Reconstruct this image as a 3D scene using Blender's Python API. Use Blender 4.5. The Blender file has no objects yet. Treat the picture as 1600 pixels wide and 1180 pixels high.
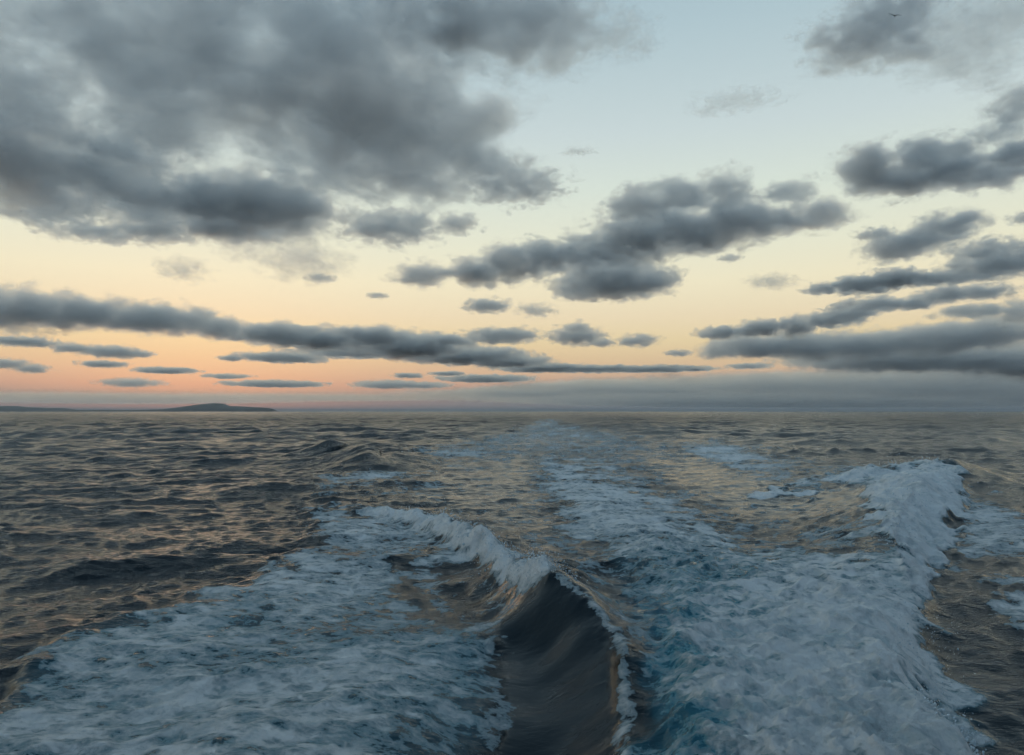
import bpy, bmesh, math, random
import numpy as np
from mathutils import Vector, Matrix

# ------------------------------------------------------------------ camera, sky, sun, exposure
scn = bpy.context.scene
COL = scn.collection
CAM_H = 4.0
FPX = 1200.0                      # focal length in pixels of a 1600 px wide frame
PITCH = math.atan(53.0 / FPX)     # the horizon lies 53 px under the middle of the frame

cam_data = bpy.data.cameras.new("camera")
cam_data.sensor_width = 36.0
cam_data.lens = 36.0 * FPX / 1600.0
cam_data.clip_start = 0.1
cam_data.clip_end = 400000.0
cam = bpy.data.objects.new("camera", cam_data)
cam.location = (0, 0, CAM_H)
cam.rotation_euler = (math.radians(90) + PITCH, 0, 0)
COL.objects.link(cam)
scn.camera = cam

scn.view_settings.view_transform = 'Standard'
scn.view_settings.look = 'None'
scn.view_settings.exposure = 0.0
scn.view_settings.gamma = 1.0
scn.view_settings.use_curve_mapping = False
scn.render.engine = 'CYCLES'
cy = scn.cycles
cy.use_adaptive_sampling = True
cy.adaptive_threshold = 0.035
cy.adaptive_min_samples = 16
cy.use_denoising = True
cy.volume_bounces = 6
cy.volume_step_rate = 1.0
cy.volume_max_steps = 256
cy.max_bounces = 9
cy.diffuse_bounces = 2
cy.glossy_bounces = 2
cy.transparent_max_bounces = 160
cy.caustics_reflective = False

SUN_EL, SUN_AZ = math.radians(1.0), math.radians(-22.0)     # azimuth from +Y, negative to the left

world = bpy.data.worlds.new("World")
scn.world = world
world.use_nodes = True
wn, wl = world.node_tree.nodes, world.node_tree.links
wn.clear()


def srgb(r, g, b):
    f = lambda c: ((c / 255 + 0.055) / 1.055) ** 2.4 if c > 10 else c / 255 / 12.92
    return (f(r), f(g), f(b), 1.0)


def nn(nodes, typ, **kw):
    n = nodes.new(typ)
    for k, v in kw.items():
        setattr(n, k, v)
    return n


tc = nn(wn, 'ShaderNodeTexCoord')
sep = nn(wn, 'ShaderNodeSeparateXYZ')
wl.new(tc.outputs['Generated'], sep.inputs[0])
asn = nn(wn, 'ShaderNodeMath', operation='ARCSINE')
wl.new(sep.outputs['Z'], asn.inputs[0])
el = nn(wn, 'ShaderNodeMath', operation='MULTIPLY')      # elevation 0..90 deg -> 0..1
wl.new(asn.outputs[0], el.inputs[0])
el.inputs[1].default_value = 2 / math.pi
mp = nn(wn, 'ShaderNodeMath', operation='POWER')          # more stops near the horizon
mp.use_clamp = True
cl = nn(wn, 'ShaderNodeMath', operation='MAXIMUM')
wl.new(el.outputs[0], cl.inputs[0]); cl.inputs[1].default_value = 0.0
wl.new(cl.outputs[0], mp.inputs[0]); mp.inputs[1].default_value = 0.5


def ramp(nodes, stops):
    r = nn(nodes, 'ShaderNodeValToRGB')
    e = r.color_ramp.elements
    while len(e) > 1:
        e.remove(e[-1])
    e[0].position = stops[0][0]; e[0].color = stops[0][1]
    for p, c in stops[1:]:
        x = e.new(p); x.color = c
    return r


def elp(deg):
    return math.sqrt(max(deg, 0) / 90.0)


WEST = [(0.0, (108, 124, 134)), (0.6, (116, 130, 138)), (1.2, (142, 143, 142)), (1.9, (184, 156, 143)), (2.8, (204, 175, 150)), (3.8, (216, 190, 155)),
        (5.2, (227, 207, 165)), (7.0, (233, 216, 182)), (9.5, (238, 229, 197)), (12, (230, 230, 206)),
        (16, (215, 225, 213)), (20, (200, 214, 214)), (27, (175, 197, 204)), (35, (150, 176, 189)), (50, (124, 152, 170)), (90, (100, 126, 147))]
EAST = [(0.0, (92, 110, 124)), (3, (98, 116, 132)), (8, (122, 128, 142)), (16, (118, 140, 158)), (30, (112, 138, 158)), (50, (102, 130, 151)), (90, (100, 126, 147))]
rw = ramp(wn, [(elp(a), srgb(*c)) for a, c in WEST])
re_ = ramp(wn, [(elp(a), srgb(*c)) for a, c in EAST])
wl.new(mp.outputs[0], rw.inputs[0]); wl.new(mp.outputs[0], re_.inputs[0])
# west weight: 1 in the direction of the glow, 0 behind
dt = nn(wn, 'ShaderNodeVectorMath', operation='DOT_PRODUCT')
wl.new(tc.outputs['Generated'], dt.inputs[0])
dt.inputs[1].default_value = (math.sin(SUN_AZ), math.cos(SUN_AZ), 0)
mr = nn(wn, 'ShaderNodeMapRange', interpolation_type='SMOOTHSTEP')
wl.new(dt.outputs['Value'], mr.inputs[0])
mr.inputs[1].default_value = -0.5; mr.inputs[2].default_value = 0.55
mx = nn(wn, 'ShaderNodeMix', data_type='RGBA')
wl.new(mr.outputs[0], mx.inputs[0]); wl.new(re_.outputs[0], mx.inputs[6]); wl.new(rw.outputs[0], mx.inputs[7])
bgr = nn(wn, 'ShaderNodeBackground')
wl.new(mx.outputs[2], bgr.inputs[0]); bgr.inputs[1].default_value = 0.99
sky = nn(wn, 'ShaderNodeTexSky')
sky.sky_type = 'NISHITA'
sky.sun_disc = False
sky.sun_elevation = SUN_EL
sky.sun_rotation = SUN_AZ
sky.air_density = 1.0; sky.dust_density = 1.0; sky.ozone_density = 2.0
bgn = nn(wn, 'ShaderNodeBackground')
wl.new(sky.outputs[0], bgn.inputs[0]); bgn.inputs[1].default_value = 0.025
addn = nn(wn, 'ShaderNodeAddShader')
wl.new(bgr.outputs[0], addn.inputs[0]); wl.new(bgn.outputs[0], addn.inputs[1])
wout = nn(wn, 'ShaderNodeOutputWorld')
wl.new(addn.outputs[0], wout.inputs[0])
world.cycles.sampling_method = 'MANUAL'
world.cycles.sample_map_resolution = 256

sun_data = bpy.data.lights.new("sun", 'SUN')
sun_data.energy = 0.04
sun_data.angle = math.radians(14)
sun_data.color = (1.0, 0.72, 0.5)
sun = bpy.data.objects.new("sun", sun_data)
sd = Vector((math.sin(SUN_AZ) * math.cos(SUN_EL), math.cos(SUN_AZ) * math.cos(SUN_EL), math.sin(SUN_EL)))
sun.rotation_euler = sd.to_track_quat('Z', 'Y').to_euler()
sun.location = (0, -20, 40)
COL.objects.link(sun)


def tag(o, label=None, cat=None, group=None, kind=None):
    if label: o['label'] = label
    if cat: o['category'] = cat
    if group: o['group'] = group
    if kind: o['kind'] = kind
    return o


def mesh_obj(name, verts, faces, mat=None, parent=None, smooth=True):
    me = bpy.data.meshes.new(name)
    me.from_pydata(verts, [], faces)
    if smooth:
        me.polygons.foreach_set('use_smooth', [True] * len(me.polygons))
    if mat: me.materials.append(mat)
    o = bpy.data.objects.new(name, me)
    COL.objects.link(o)
    o.parent = parent
    return o


def ray(px, py):
    """Direction of a bearing and height in the sky, given as in the photograph."""
    v = Vector(((px - 800) / FPX, 1.0, (590 - py) / FPX))
    v.rotate(Matrix.Rotation(PITCH, 3, 'X'))
    return v.normalized()
# ------------------------------------------------------------------ clouds: a layer of real volumes 1.2 km up
CLOUD_BASE = 1200.0


def icosphere(sub=2):
    bm = bmesh.new()
    bmesh.ops.create_icosphere(bm, subdivisions=sub, radius=1.0)
    v = np.array([x.co[:] for x in bm.verts]); f = [[q.index for q in p.verts] for p in bm.faces]
    bm.free()
    return v, f


def lobes_world(lobes, alt):
    out = []
    for (px, py, rx, ry) in lobes:
        d = ray(px, py)
        e = math.asin(d.z)
        D = alt / d.z
        c = Vector((0, 0, CAM_H)) + d * D
        A, R = ry / FPX * D, rx / FPX * D
        depth = min(0.85 * A / math.sin(e), 1.3 * max(R, A))
        rz = math.sqrt(max(A * A - (depth * math.sin(e)) ** 2, (0.3 * A) ** 2)) / math.cos(e)
        out.append((c, R, depth, rz, math.atan2(d.x, d.y)))
    return out



def cloud_field(N, L, P, W, org, k, seed, nscale):
    """The same field in a shader tree and in a geometry tree: above 0 inside the cloud."""
    sc = nn(N, 'ShaderNodeVectorMath', operation='MULTIPLY_ADD')
    L.new(P, sc.inputs[0])
    sc.inputs[1].default_value = (nscale, nscale, nscale * 1.7)
    sc.inputs[2].default_value = (seed * 3.1, seed * 1.7, seed * 0.9)
    nz = nn(N, 'ShaderNodeTexNoise')
    L.new(sc.outputs[0], nz.inputs['Vector'])
    nz.inputs['Scale'].default_value = 1.0
    nz.inputs['Detail'].default_value = 8.0
    nz.inputs['Roughness'].default_value = 0.68
    nz.inputs['Distortion'].default_value = 0.0
    cur = None
    for (c, R, dp, rz, az) in W:
        sub = nn(N, 'ShaderNodeVectorMath', operation='SUBTRACT')
        L.new(P, sub.inputs[0]); sub.inputs[1].default_value = tuple(c - org)
        rot = nn(N, 'ShaderNodeVectorRotate'); rot.rotation_type = 'Z_AXIS'
        L.new(sub.outputs[0], rot.inputs['Vector']); rot.inputs['Angle'].default_value = az
        mu = nn(N, 'ShaderNodeVectorMath', operation='MULTIPLY')
        L.new(rot.outputs[0], mu.inputs[0]); mu.inputs[1].default_value = (1 / R, 1 / dp, 1 / rz)
        ln = nn(N, 'ShaderNodeVectorMath', operation='LENGTH')
        L.new(mu.outputs[0], ln.inputs[0])
        if cur is None:
            cur = ln.outputs['Value']
        else:
            sm = nn(N, 'ShaderNodeMath', operation='SMOOTH_MIN')
            L.new(cur, sm.inputs[0]); L.new(ln.outputs['Value'], sm.inputs[1]); sm.inputs[2].default_value = 0.3
            cur = sm.outputs[0]
    a = nn(N, 'ShaderNodeMath', operation='MULTIPLY_ADD')
    L.new(nz.outputs[0], a.inputs[0]); a.inputs[1].default_value = 7.4 * k; a.inputs[2].default_value = 1.1 - 3.7 * k
    b = nn(N, 'ShaderNodeMath', operation='SUBTRACT')
    L.new(a.outputs[0], b.inputs[0]); L.new(cur, b.inputs[1])
    return b.outputs[0]


def cloud_skin(name, W, org, k, seed, nscale, cells):
    """A closed skin that follows the billows of the field."""
    g = bpy.data.node_groups.new("cloud_skin", 'GeometryNodeTree')
    g.interface.new_socket("Geometry", in_out='OUTPUT', socket_type='NodeSocketGeometry')
    N, L = g.nodes, g.links
    pos = N.new('GeometryNodeInputPosition')
    f = cloud_field(N, L, pos.outputs[0], W, org, k, seed, nscale)
    vc = N.new('GeometryNodeVolumeCube')
    L.new(f, vc.inputs['Density'])
    q = 1.2 + 0.9 * k
    lo, hi = [1e9] * 3, [-1e9] * 3
    for (c, R, dp, rz, az) in W:
        ca, sa = abs(math.cos(az)), abs(math.sin(az))
        ex = (math.hypot(R * ca, dp * sa) * q, math.hypot(R * sa, dp * ca) * q, rz * q)
        for i in range(3):
            lo[i] = min(lo[i], (c - org)[i] - ex[i]); hi[i] = max(hi[i], (c - org)[i] + ex[i])
    vc.inputs['Min'].default_value = lo; vc.inputs['Max'].default_value = hi
    vc.inputs['Background'].default_value = -1.0
    d = [hi[i] - lo[i] for i in range(3)]
    for i, ax in enumerate('XYZ'):
        vc.inputs['Resolution ' + ax].default_value = max(14, min(cells, int(cells * d[i] / max(d) * (1.6 if i == 2 else 1.0))))
    vm = N.new('GeometryNodeVolumeToMesh')
    L.new(vc.outputs[0], vm.inputs['Volume'])
    vm.inputs['Threshold'].default_value = -0.02
    ss = N.new('GeometryNodeSetShadeSmooth')
    L.new(vm.outputs[0], ss.inputs[0])
    out = N.new('NodeGroupOutput')
    L.new(ss.outputs[0], out.inputs[0])
    o = bpy.data.objects.new(name, bpy.data.meshes.new(name))
    COL.objects.link(o)
    m = o.modifiers.new("skin", 'NODES'); m.node_group = g
    me = bpy.data.meshes.new_from_object(o.evaluated_get(bpy.context.evaluated_depsgraph_get()))
    o.modifiers.clear()
    old = o.data
    # leave out flecks too small to matter
    bm = bmesh.new(); bm.from_mesh(me)
    seen, isl = set(), []
    for v in bm.verts:
        if v.index in seen: continue
        st, grp = [v], []
        seen.add(v.index)
        while st:
            x = st.pop(); grp.append(x)
            for e in x.link_edges:
                y = e.other_vert(x)
                if y.index not in seen:
                    seen.add(y.index); st.append(y)
        isl.append(grp)
    if isl:
        big = max(len(i) for i in isl)

        def vol(i):                                   # inner hollows have their skin inside out
            fs = {f for v in i for f in v.link_faces}
            return sum(f.calc_center_median().dot(f.normal) * f.calc_area() for f in fs)
        bm.normal_update()
        sgn = 1 if vol(max(isl, key=len)) > 0 else -1
        bmesh.ops.delete(bm, geom=[v for i in isl if len(i) < big * CLOUD_KEEP or vol(i) * sgn < 0 for v in i], context='VERTS')
    bm.to_mesh(me); bm.free()
    me.name = name
    o.data = me
    bpy.data.meshes.remove(old); bpy.data.node_groups.remove(g)
    return o


CLOUD_KEEP = 0.02


def cloud_material(W, org, dens, k, seed, soft, nscale):
    m = bpy.data.materials.new("cloud_vapour")
    m.use_nodes = True
    N, L = m.node_tree.nodes, m.node_tree.links
    N.clear()
    tcn = nn(N, 'ShaderNodeTexCoord')
    f = cloud_field(N, L, tcn.outputs['Object'], W, org, k, seed, nscale)
    mrn = nn(N, 'ShaderNodeMapRange', interpolation_type='SMOOTHSTEP')
    L.new(f, mrn.inputs[0]); mrn.inputs[1].default_value = 0.0; mrn.inputs[2].default_value = soft
    mrn.inputs[3].default_value = 0.0; mrn.inputs[4].default_value = dens
    vol = nn(N, 'ShaderNodeVolumeScatter')
    vol.inputs['Color'].default_value = CLOUD_ALBEDO
    vol.inputs['Anisotropy'].default_value = 0.84
    L.new(mrn.outputs[0], vol.inputs['Density'])
    tr = nn(N, 'ShaderNodeBsdfTransparent')
    df = nn(N, 'ShaderNodeBsdfDiffuse'); df.inputs[0].default_value = CLOUD_ALBEDO
    ms = nn(N, 'ShaderNodeMixShader'); ms.inputs[0].default_value = 0.012
    L.new(tr.outputs[0], ms.inputs[1]); L.new(df.outputs[0], ms.inputs[2])
    out = nn(N, 'ShaderNodeOutputMaterial')
    L.new(ms.outputs[0], out.inputs['Surface'])
    L.new(vol.outputs[0], out.inputs['Volume'])
    return m


CLOUD_ALBEDO = (0.945, 0.98, 1.0, 1)


def make_cloud(label, lobes, tau=7.0, k=0.6, soft=0.75, alt=CLOUD_BASE, group=None, grow=1.14):
    W = lobes_world([(a, b, c * grow, d * grow) for (a, b, c, d) in lobes], alt)
    n = len(W)
    org = sum((w[0] for w in W), Vector()) / n
    mrz, mR = sum(w[3] for w in W) / n, sum(w[1] for w in W) / n
    dens = 0.49 * tau / (1.6 * mrz)
    nsc = max(1 / 420.0, 1.05 / math.sqrt(mR * mrz))
    seed = random.random() * 50
    o = cloud_skin("cloud", W, org, k, seed, nsc, 40 + 8 * min(n, 10))
    o.location = org
    m = cloud_material(W, org, dens, k, seed, soft, nsc)
    o.data.materials.clear(); o.data.materials.append(m)
    co = np.array([v.co[:] for v in o.data.vertices])
    auto = (co.max(0) - co.min(0)).sum() / 30.0
    m.cycles.volume_step_rate = float(min(1.0, max(0.1, 0.8 * mrz / auto)))
    return tag(o, label, "cloud", group)


random.seed(7)
CLOUDS = [
    ("huge dark grey cloud spread over the upper left of the sky", 6.0, 0.6,
     [(300, 60, 180, 90), (420, 140, 200, 90), (240, 190, 100, 50), (590, 160, 120, 90), (520, 50, 150, 70), (560, 245, 110, 50),
      (640, 270, 80, 42), (700, 200, 80, 60), (765, 190, 40, 50), (330, 0, 200, 50)]),
    ("dark cloud arm reaching right from the huge upper left cloud", 6, 0.55, [(740, 30, 120, 55), (830, 55, 90, 50), (885, 25, 45, 35)]),
    ("broad grey cloud hanging under the huge cloud at the left edge", 6.5, 0.55,
     [(120, 262, 120, 46), (60, 298, 70, 30), (215, 308, 100, 32), (-20, 230, 80, 56), (285, 305, 60, 20)]),
    ("rounded grey cloud bulging below the gap in the huge cloud", 7.5, 0.5, [(400, 320, 105, 42), (350, 350, 50, 24), (470, 335, 40, 30), (400, 358, 70, 18)]),
    ("soft grey cloud above a pale gap at the upper left edge", 4, 0.7, [(60, 118, 60, 30), (20, 150, 60, 45), (20, 20, 110, 28), (-20, 90, 40, 60)]),
    ("ragged low tail of cloud under the broad grey cloud at left", 3.5, 0.7, [(150, 362, 60, 13), (245, 356, 45, 18), (60, 335, 50, 12)]),
    ("ragged grey cloud scrap right of the rounded bulging cloud", 4, 0.75, [(610, 355, 58, 22), (570, 362, 25, 12), (715, 350, 28, 14)]),
    ("torn grey cloud scrap off the right end of the huge cloud", 3.5, 0.8, [(800, 288, 58, 26), (755, 262, 30, 20), (845, 298, 34, 10)]),
    ("thin faint wisp below the rounded bulging cloud", 1.0, 0.85, [(470, 405, 48, 22), (385, 390, 26, 14)]),
    ("tiny faint cloud dot beside the thin wisp", 2.0, 0.6, [(500, 434, 20, 6)]),
    ("pale wisp standing alone under the ragged tail at left", 1.1, 0.9, [(285, 420, 24, 12)]),
    ("long stepped slate cloud rising rightwards across the middle of the sky", 7, 0.6,
     [(750, 425, 40, 20), (800, 412, 40, 25), (860, 402, 55, 20), (930, 400, 80, 24), (960, 440, 75, 24), (905, 455, 38, 11), (1010, 438, 36, 16),
      (1000, 372, 70, 30), (1000, 322, 45, 26), (1060, 305, 55, 22), (1080, 362, 80, 30), (1150, 345, 60, 30), (1130, 296, 34, 24),
      (1220, 345, 80, 18), (1270, 338, 38, 20), (1230, 300, 34, 15)]),
    ("small dark cloud off the left end of the long stepped cloud", 5, 0.6, [(658, 430, 36, 15)]),
    ("slate cloud bank reaching in from the right edge above the stepped cloud", 7, 0.6,
     [(1360, 265, 38, 28), (1420, 277, 55, 24), (1480, 265, 60, 25), (1455, 238, 50, 18), (1560, 275, 60, 15), (1595, 240, 40, 20)]),
    ("soft cloud corner at the right edge over the slate bank", 4, 0.6, [(1595, 165, 32, 22), (1560, 205, 25, 12)]),
    ("slanting grey cloud under the slate bank at right", 5.5, 0.55, [(1400, 388, 38, 16), (1440, 375, 42, 15), (1485, 352, 38, 15), (1510, 338, 18, 10)]),
    ("small grey cloud puff left of the slanting cloud", 3.5, 0.7, [(1368, 367, 20, 8)]),
    ("brownish grey cloud at the top right with the seagull before it", 4.5, 0.55, [(1350, 62, 62, 34), (1390, 22, 55, 30), (1300, 90, 30, 11), (1420, 75, 30, 18)]),
    ("thin veil of cloud in the top right corner", 1.6, 0.8, [(1500, 62, 60, 40), (1570, 28, 50, 36), (1545, 95, 40, 22)]),
    ("faint smudge of cloud in the clear sky at the top", 1.2, 0.8, [(975, 52, 30, 26), (1000, 75, 16, 12)]),
    ("small flat cloud under the left end of the stepped cloud", 4.5, 0.65, [(762, 478, 30, 9)]),
    ("faint small cloud under the stepped cloud", 1.8, 0.8, [(838, 485, 23, 8)]),
    ("small humped cloud with a ragged top over the orange glow", 4.5, 0.65, [(900, 525, 34, 12), (902, 512, 18, 8), (940, 535, 20, 6)]),
    ("small lone cloud right of the humped cloud", 4.5, 0.6, [(997, 532, 24, 8)]),
    ("flat cloud above the right end of the long low band", 4.5, 0.6, [(785, 525, 50, 10)]),
    ("thick slate cloud band at the left edge over the yellow glow", 7, 0.5, [(30, 485, 65, 24), (125, 490, 70, 18), (225, 498, 75, 18), (300, 500, 32, 15), (332, 512, 36, 14)]),
    ("long slate cloud band stretching along the middle over the pink glow", 7, 0.5,
     [(430, 523, 68, 13), (495, 530, 65, 14), (580, 526, 48, 14), (640, 540, 75, 17), (700, 533, 38, 8), (720, 556, 85, 12), (790, 564, 58, 9),
      (560, 550, 85, 9), (440, 559, 58, 7), (360, 560, 18, 4)]),
    ("broad dark cloud mass low at the right above the horizon bank", 7, 0.5,
     [(1130, 547, 36, 10), (1180, 540, 55, 16), (1260, 540, 75, 18), (1350, 540, 75, 17), (1400, 560, 115, 16), (1470, 530, 75, 18), (1540, 520, 55, 17),
      (1510, 560, 95, 15), (1590, 565, 60, 18)]),
    ("row of low cloud humps over the broad dark mass at right", 6, 0.6, [(1130, 520, 34, 8), (1190, 513, 30, 11), (1245, 509, 25, 13), (1300, 500, 36, 9), (1330, 490, 36, 8), (1370, 476, 55, 9), (1425, 474, 36, 8)]),
    ("grey slanting cloud streak over the row of humps", 5.5, 0.6, [(1290, 452, 30, 6), (1350, 445, 48, 11), (1402, 435, 32, 11), (1455, 438, 30, 6)]),
    ("large low cloud at the right edge above the row of humps", 5.5, 0.6, [(1510, 430, 60, 10), (1570, 412, 55, 15), (1620, 400, 30, 15)]),
    ("small cloud pair under the large low right edge cloud", 4.5, 0.6, [(1480, 460, 32, 9), (1540, 457, 32, 8)]),
    ("dark cloud clump at the right edge over the broad mass", 5, 0.6, [(1530, 486, 45, 8), (1592, 490, 22, 16)]),
    ("ragged small cloud at right beneath the slanting cloud", 3.5, 0.75, [(1540, 390, 36, 11)]),
    ("small cloud cut by the right edge of the view", 3.5, 0.6, [(1603, 340, 16, 7)]),
    ("tiny cloud flake left of the broad dark mass", 3, 0.65, [(1060, 552, 16, 4)]),
    ("very long thin cloud streak over the horizon bank at centre", 5.5, 0.45, [(850, 575, 60, 6), (930, 577, 75, 5), (1020, 577, 70, 5), (1085, 577, 22, 3)]),
    ("thin broken cloud streak left of centre in the pink glow", 4, 0.55, [(760, 592, 60, 5), (700, 584, 26, 3)]),
    ("tiny oval cloud in the pink glow under the long band", 4, 0.5, [(638, 587, 20, 3.4)]),
    ("low grey cloud streak over the headland's right end", 3, 0.6, [(610, 601, 48, 5), (660, 602, 35, 4)]),
    ("flat cloud streak low between headland and long band", 3, 0.55, [(430, 600, 62, 4.5), (355, 588, 28, 3.4)]),
    ("small flat cloud at the left edge in the yellow glow", 4, 0.55, [(36, 534, 36, 5.5)]),
    ("small oval cloud under the thick left band", 4, 0.55, [(112, 544, 24, 5.5)]),
    ("small flat cloud with a torn right end under the left band", 4, 0.6, [(178, 550, 32, 7), (215, 553, 18, 4)]),
    ("little dark cloud at the left edge, the lowest but one", 4, 0.5, [(12, 568, 20, 5.5)]),
    ("little dark cloud next to the one at the left edge", 4, 0.5, [(50, 576, 18, 5)]),
    ("thin oval cloud above the faint low streak at left", 4, 0.5, [(160, 569, 26, 4)]),
    ("thin dark streak of cloud above the headland ridge", 4, 0.5, [(258, 579, 36, 4)]),
    ("faint low streak of cloud over the headland's low neck", 2.2, 0.6, [(205, 598, 34, 5)]),
    ("faint thin veil of cloud in the clear upper middle of the sky", 0.7, 0.9, [(1150, 158, 46, 12), (1110, 170, 20, 8)]),
    ("tiny faint streak of cloud right of the huge cloud's torn scrap", 1.0, 0.8, [(905, 237, 20, 5)]),
    ("curled thin wisp of cloud left of the slanting streak at right", 0.9, 0.9, [(1205, 440, 26, 8)]),
    ("tiny grey cloud puff right under the stepped cloud's right end", 2.0, 0.8, [(1140, 403, 13, 5)]),
    ("minute cloud dash above the long band near its middle", 1.8, 0.7, [(590, 462, 14, 3.5)]),
    ("small flat streak low over the horizon left of the humps row", 3.0, 0.6, [(1170, 572, 26, 3.5)]),
]
BANKS = [
    ("grey cloud bank lying along the horizon from centre to right", 3.2, 0.4,
     [(1000, 606, 190, 11), (1250, 600, 200, 14), (1480, 598, 180, 20), (1620, 605, 100, 24), (830, 612, 110, 8), (1300, 622, 420, 14)]),
    ("pale hazy cloud bank lying low behind the headland at left", 0.3, 0.4, [(180, 624, 260, 7), (480, 622, 240, 6), (720, 616, 120, 7)]),
]
for (lab, tau, k, lobes) in CLOUDS:
    low = sum(l[1] for l in lobes) / len(lobes)
    make_cloud(lab, lobes, tau, k)
for (lab, tau, k, lobes) in BANKS:
    make_cloud(lab, lobes, tau, k, alt=900.0, soft=0.9)
# ------------------------------------------------------------------ the sea, one sheet from under the stern to the horizon
rng = np.random.default_rng(11)
F32 = np.float32


def ground(px, py, z=0.0):
    """Where the line of sight of a point seen in the photograph meets the height z (metres)."""
    d = ray(px, py)
    t = (z - CAM_H) / d.z
    return (d.x * t, d.y * t)


# grid: fine near the boat, coarser with distance
r_list = [6.3]
while r_list[-1] < 90:
    r_list.append(r_list[-1] * 1.0031)
while r_list[-1] < 1600:
    r_list.append(r_list[-1] * 1.0062)
while r_list[-1] < 70000:
    r_list.append(r_list[-1] * 1.05)
R_ = np.array(r_list, F32)
TH = np.radians(np.linspace(-44, 44, 850)).astype(F32)
NR, NT = len(R_), len(TH)
RR, TT = np.meshgrid(R_, TH, indexing='ij')
X0 = RR * np.sin(TT)
Y0 = RR * np.cos(TT)
STEP = np.gradient(R_)[:, None] * np.ones_like(TT)

_perm = rng.permutation(4096).astype(np.int32)
_grad = rng.uniform(0, 2 * np.pi, 4096)
_gx, _gy = np.cos(_grad).astype(F32), np.sin(_grad).astype(F32)


def pnoise(x, y):
    """Gradient noise, about -1..1."""
    xi, yi = np.floor(x).astype(np.int32), np.floor(y).astype(np.int32)
    fx, fy = (x - xi).astype(F32), (y - yi).astype(F32)
    ux, uy = fx * fx * fx * (fx * (fx * 6 - 15) + 10), fy * fy * fy * (fy * (fy * 6 - 15) + 10)

    def g(i, j):
        h = _perm[(_perm[(xi + i) & 4095] + yi + j) & 4095]
        return _gx[h] * (fx - i) + _gy[h] * (fy - j)
    a, b, c, d = g(0, 0), g(1, 0), g(0, 1), g(1, 1)
    return ((a + ux * (b - a)) * (1 - uy) + (c + ux * (d - c)) * uy) * 1.5


def fbm(x, y, lam, octs, gain=0.5, ridged=False, sel=None):
    """Fractal noise of wavelength lam metres; octaves finer than the grid fade out."""
    out = np.zeros_like(x); amp = 1.0
    for o in range(octs):
        l = lam / 2 ** o
        n = pnoise(x / l + 17.3 * o, y / l - 9.1 * o)
        if ridged: n = 1 - 2 * np.abs(n)
        st = sel if sel is not None else STEP
        out += amp * n * np.clip(l / (3.0 * st) - 0.6, 0, 1)
        amp *= gain
    return out


def sm(a, b, x):
    t = np.clip((x - a) / (b - a), 0, 1)      # also runs downward when b < a
    return t * t * (3 - 2 * t)


# near part (everything but the far rows) where the wake is worked out
NEAR = int(np.searchsorted(R_, 420))
xn, yn, stn = X0[:NEAR], Y0[:NEAR], STEP[:NEAR]
# bearing-and-depression coordinates of the flat water: handy for laying out shapes that fan out astern
U = 800 + 1200 * xn / yn
V = 643 + 1200 * CAM_H / yn


def poly_sd(poly, u, v):
    """Signed distance to a closed outline (positive inside)."""
    P = np.array(poly, F32)
    d2 = np.full(u.shape, 1e12, F32)
    inside = np.zeros(u.shape, bool)
    for i in range(len(P)):
        a, b = P[i], P[(i + 1) % len(P)]
        e = b - a
        wx, wy = u - a[0], v - a[1]
        t = np.clip((wx * e[0] + wy * e[1]) / (e @ e + 1e-9), 0, 1)
        d2 = np.minimum(d2, (wx - t * e[0]) ** 2 + (wy - t * e[1]) ** 2)
        cnd = ((a[1] > v) != (b[1] > v))
        xs = a[0] + (v - a[1]) / (b[1] - a[1] + 1e-9) * e[0]
        inside ^= cnd & (u < xs)
    d = np.sqrt(d2)
    return np.where(inside, d, -d)


def area(poly, soft_in, soft_out=0.0, wob=0.0, wl_=0.8):
    s = poly_sd(poly, U, V)
    if wob:
        s = s + wob * WOB * (0.25 + np.clip((V - 643) / 300, 0, 1))
    return sm(-soft_out, soft_in, s)


def ridge_line(pts, n_sub=14):
    """Crest line through points (px, py, height): smoothed, in metres."""
    G = [(*ground(p[0], p[1], p[2]), p[2]) + tuple(p[3:]) for p in pts]
    G = np.array(G)
    G = np.vstack([2 * G[0] - G[1], G, 2 * G[-1] - G[-2]])
    out = []
    for i in range(1, len(G) - 2):
        for k in range(n_sub):
            t = k / n_sub
            out.append(0.5 * (2 * G[i] + (G[i + 1] - G[i - 1]) * t + (2 * G[i - 1] - 5 * G[i] + 4 * G[i + 1] - G[i + 2]) * t ** 2
                              + (3 * G[i] - G[i - 1] - 3 * G[i + 1] + G[i + 2]) * t ** 3))
    out.append(G[-2])
    return np.array(out)


def to_ridge(L, x, y):
    """Signed distance (positive to the right of the line's run) and the interpolated columns of the nearest point."""
    best = np.full(x.shape, 1e12, F32)
    sgn = np.ones(x.shape, F32)
    cols = [np.zeros(x.shape, F32) for _ in range(L.shape[1] - 2)]
    tt = np.zeros(x.shape, F32)
    for i in range(len(L) - 1):
        a, b = L[i], L[i + 1]
        ex, ey = b[0] - a[0], b[1] - a[1]
        wx, wy = x - a[0], y - a[1]
        t0 = (wx * ex + wy * ey) / (ex * ex + ey * ey + 1e-12)
        t = np.clip(t0, 0, 1)
        dd = (wx - t * ex) ** 2 + (wy - t * ey) ** 2
        m = dd < best
        best = np.where(m, dd, best)
        sgn = np.where(m, np.sign(ey * wx - ex * wy), sgn)
        tt = np.where(m, (i + t) / (len(L) - 1), tt)
        for c in range(len(cols)):
            cols[c] = np.where(m, a[2 + c] + t * (b[2 + c] - a[2 + c]), cols[c])
    return np.sqrt(best) * sgn, tt, cols


WOB = fbm(xn, yn, 1.6, 5, 0.6, sel=stn)
WOBL = fbm(xn + 40, yn, 5.0, 3, 0.5, sel=stn)

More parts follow.
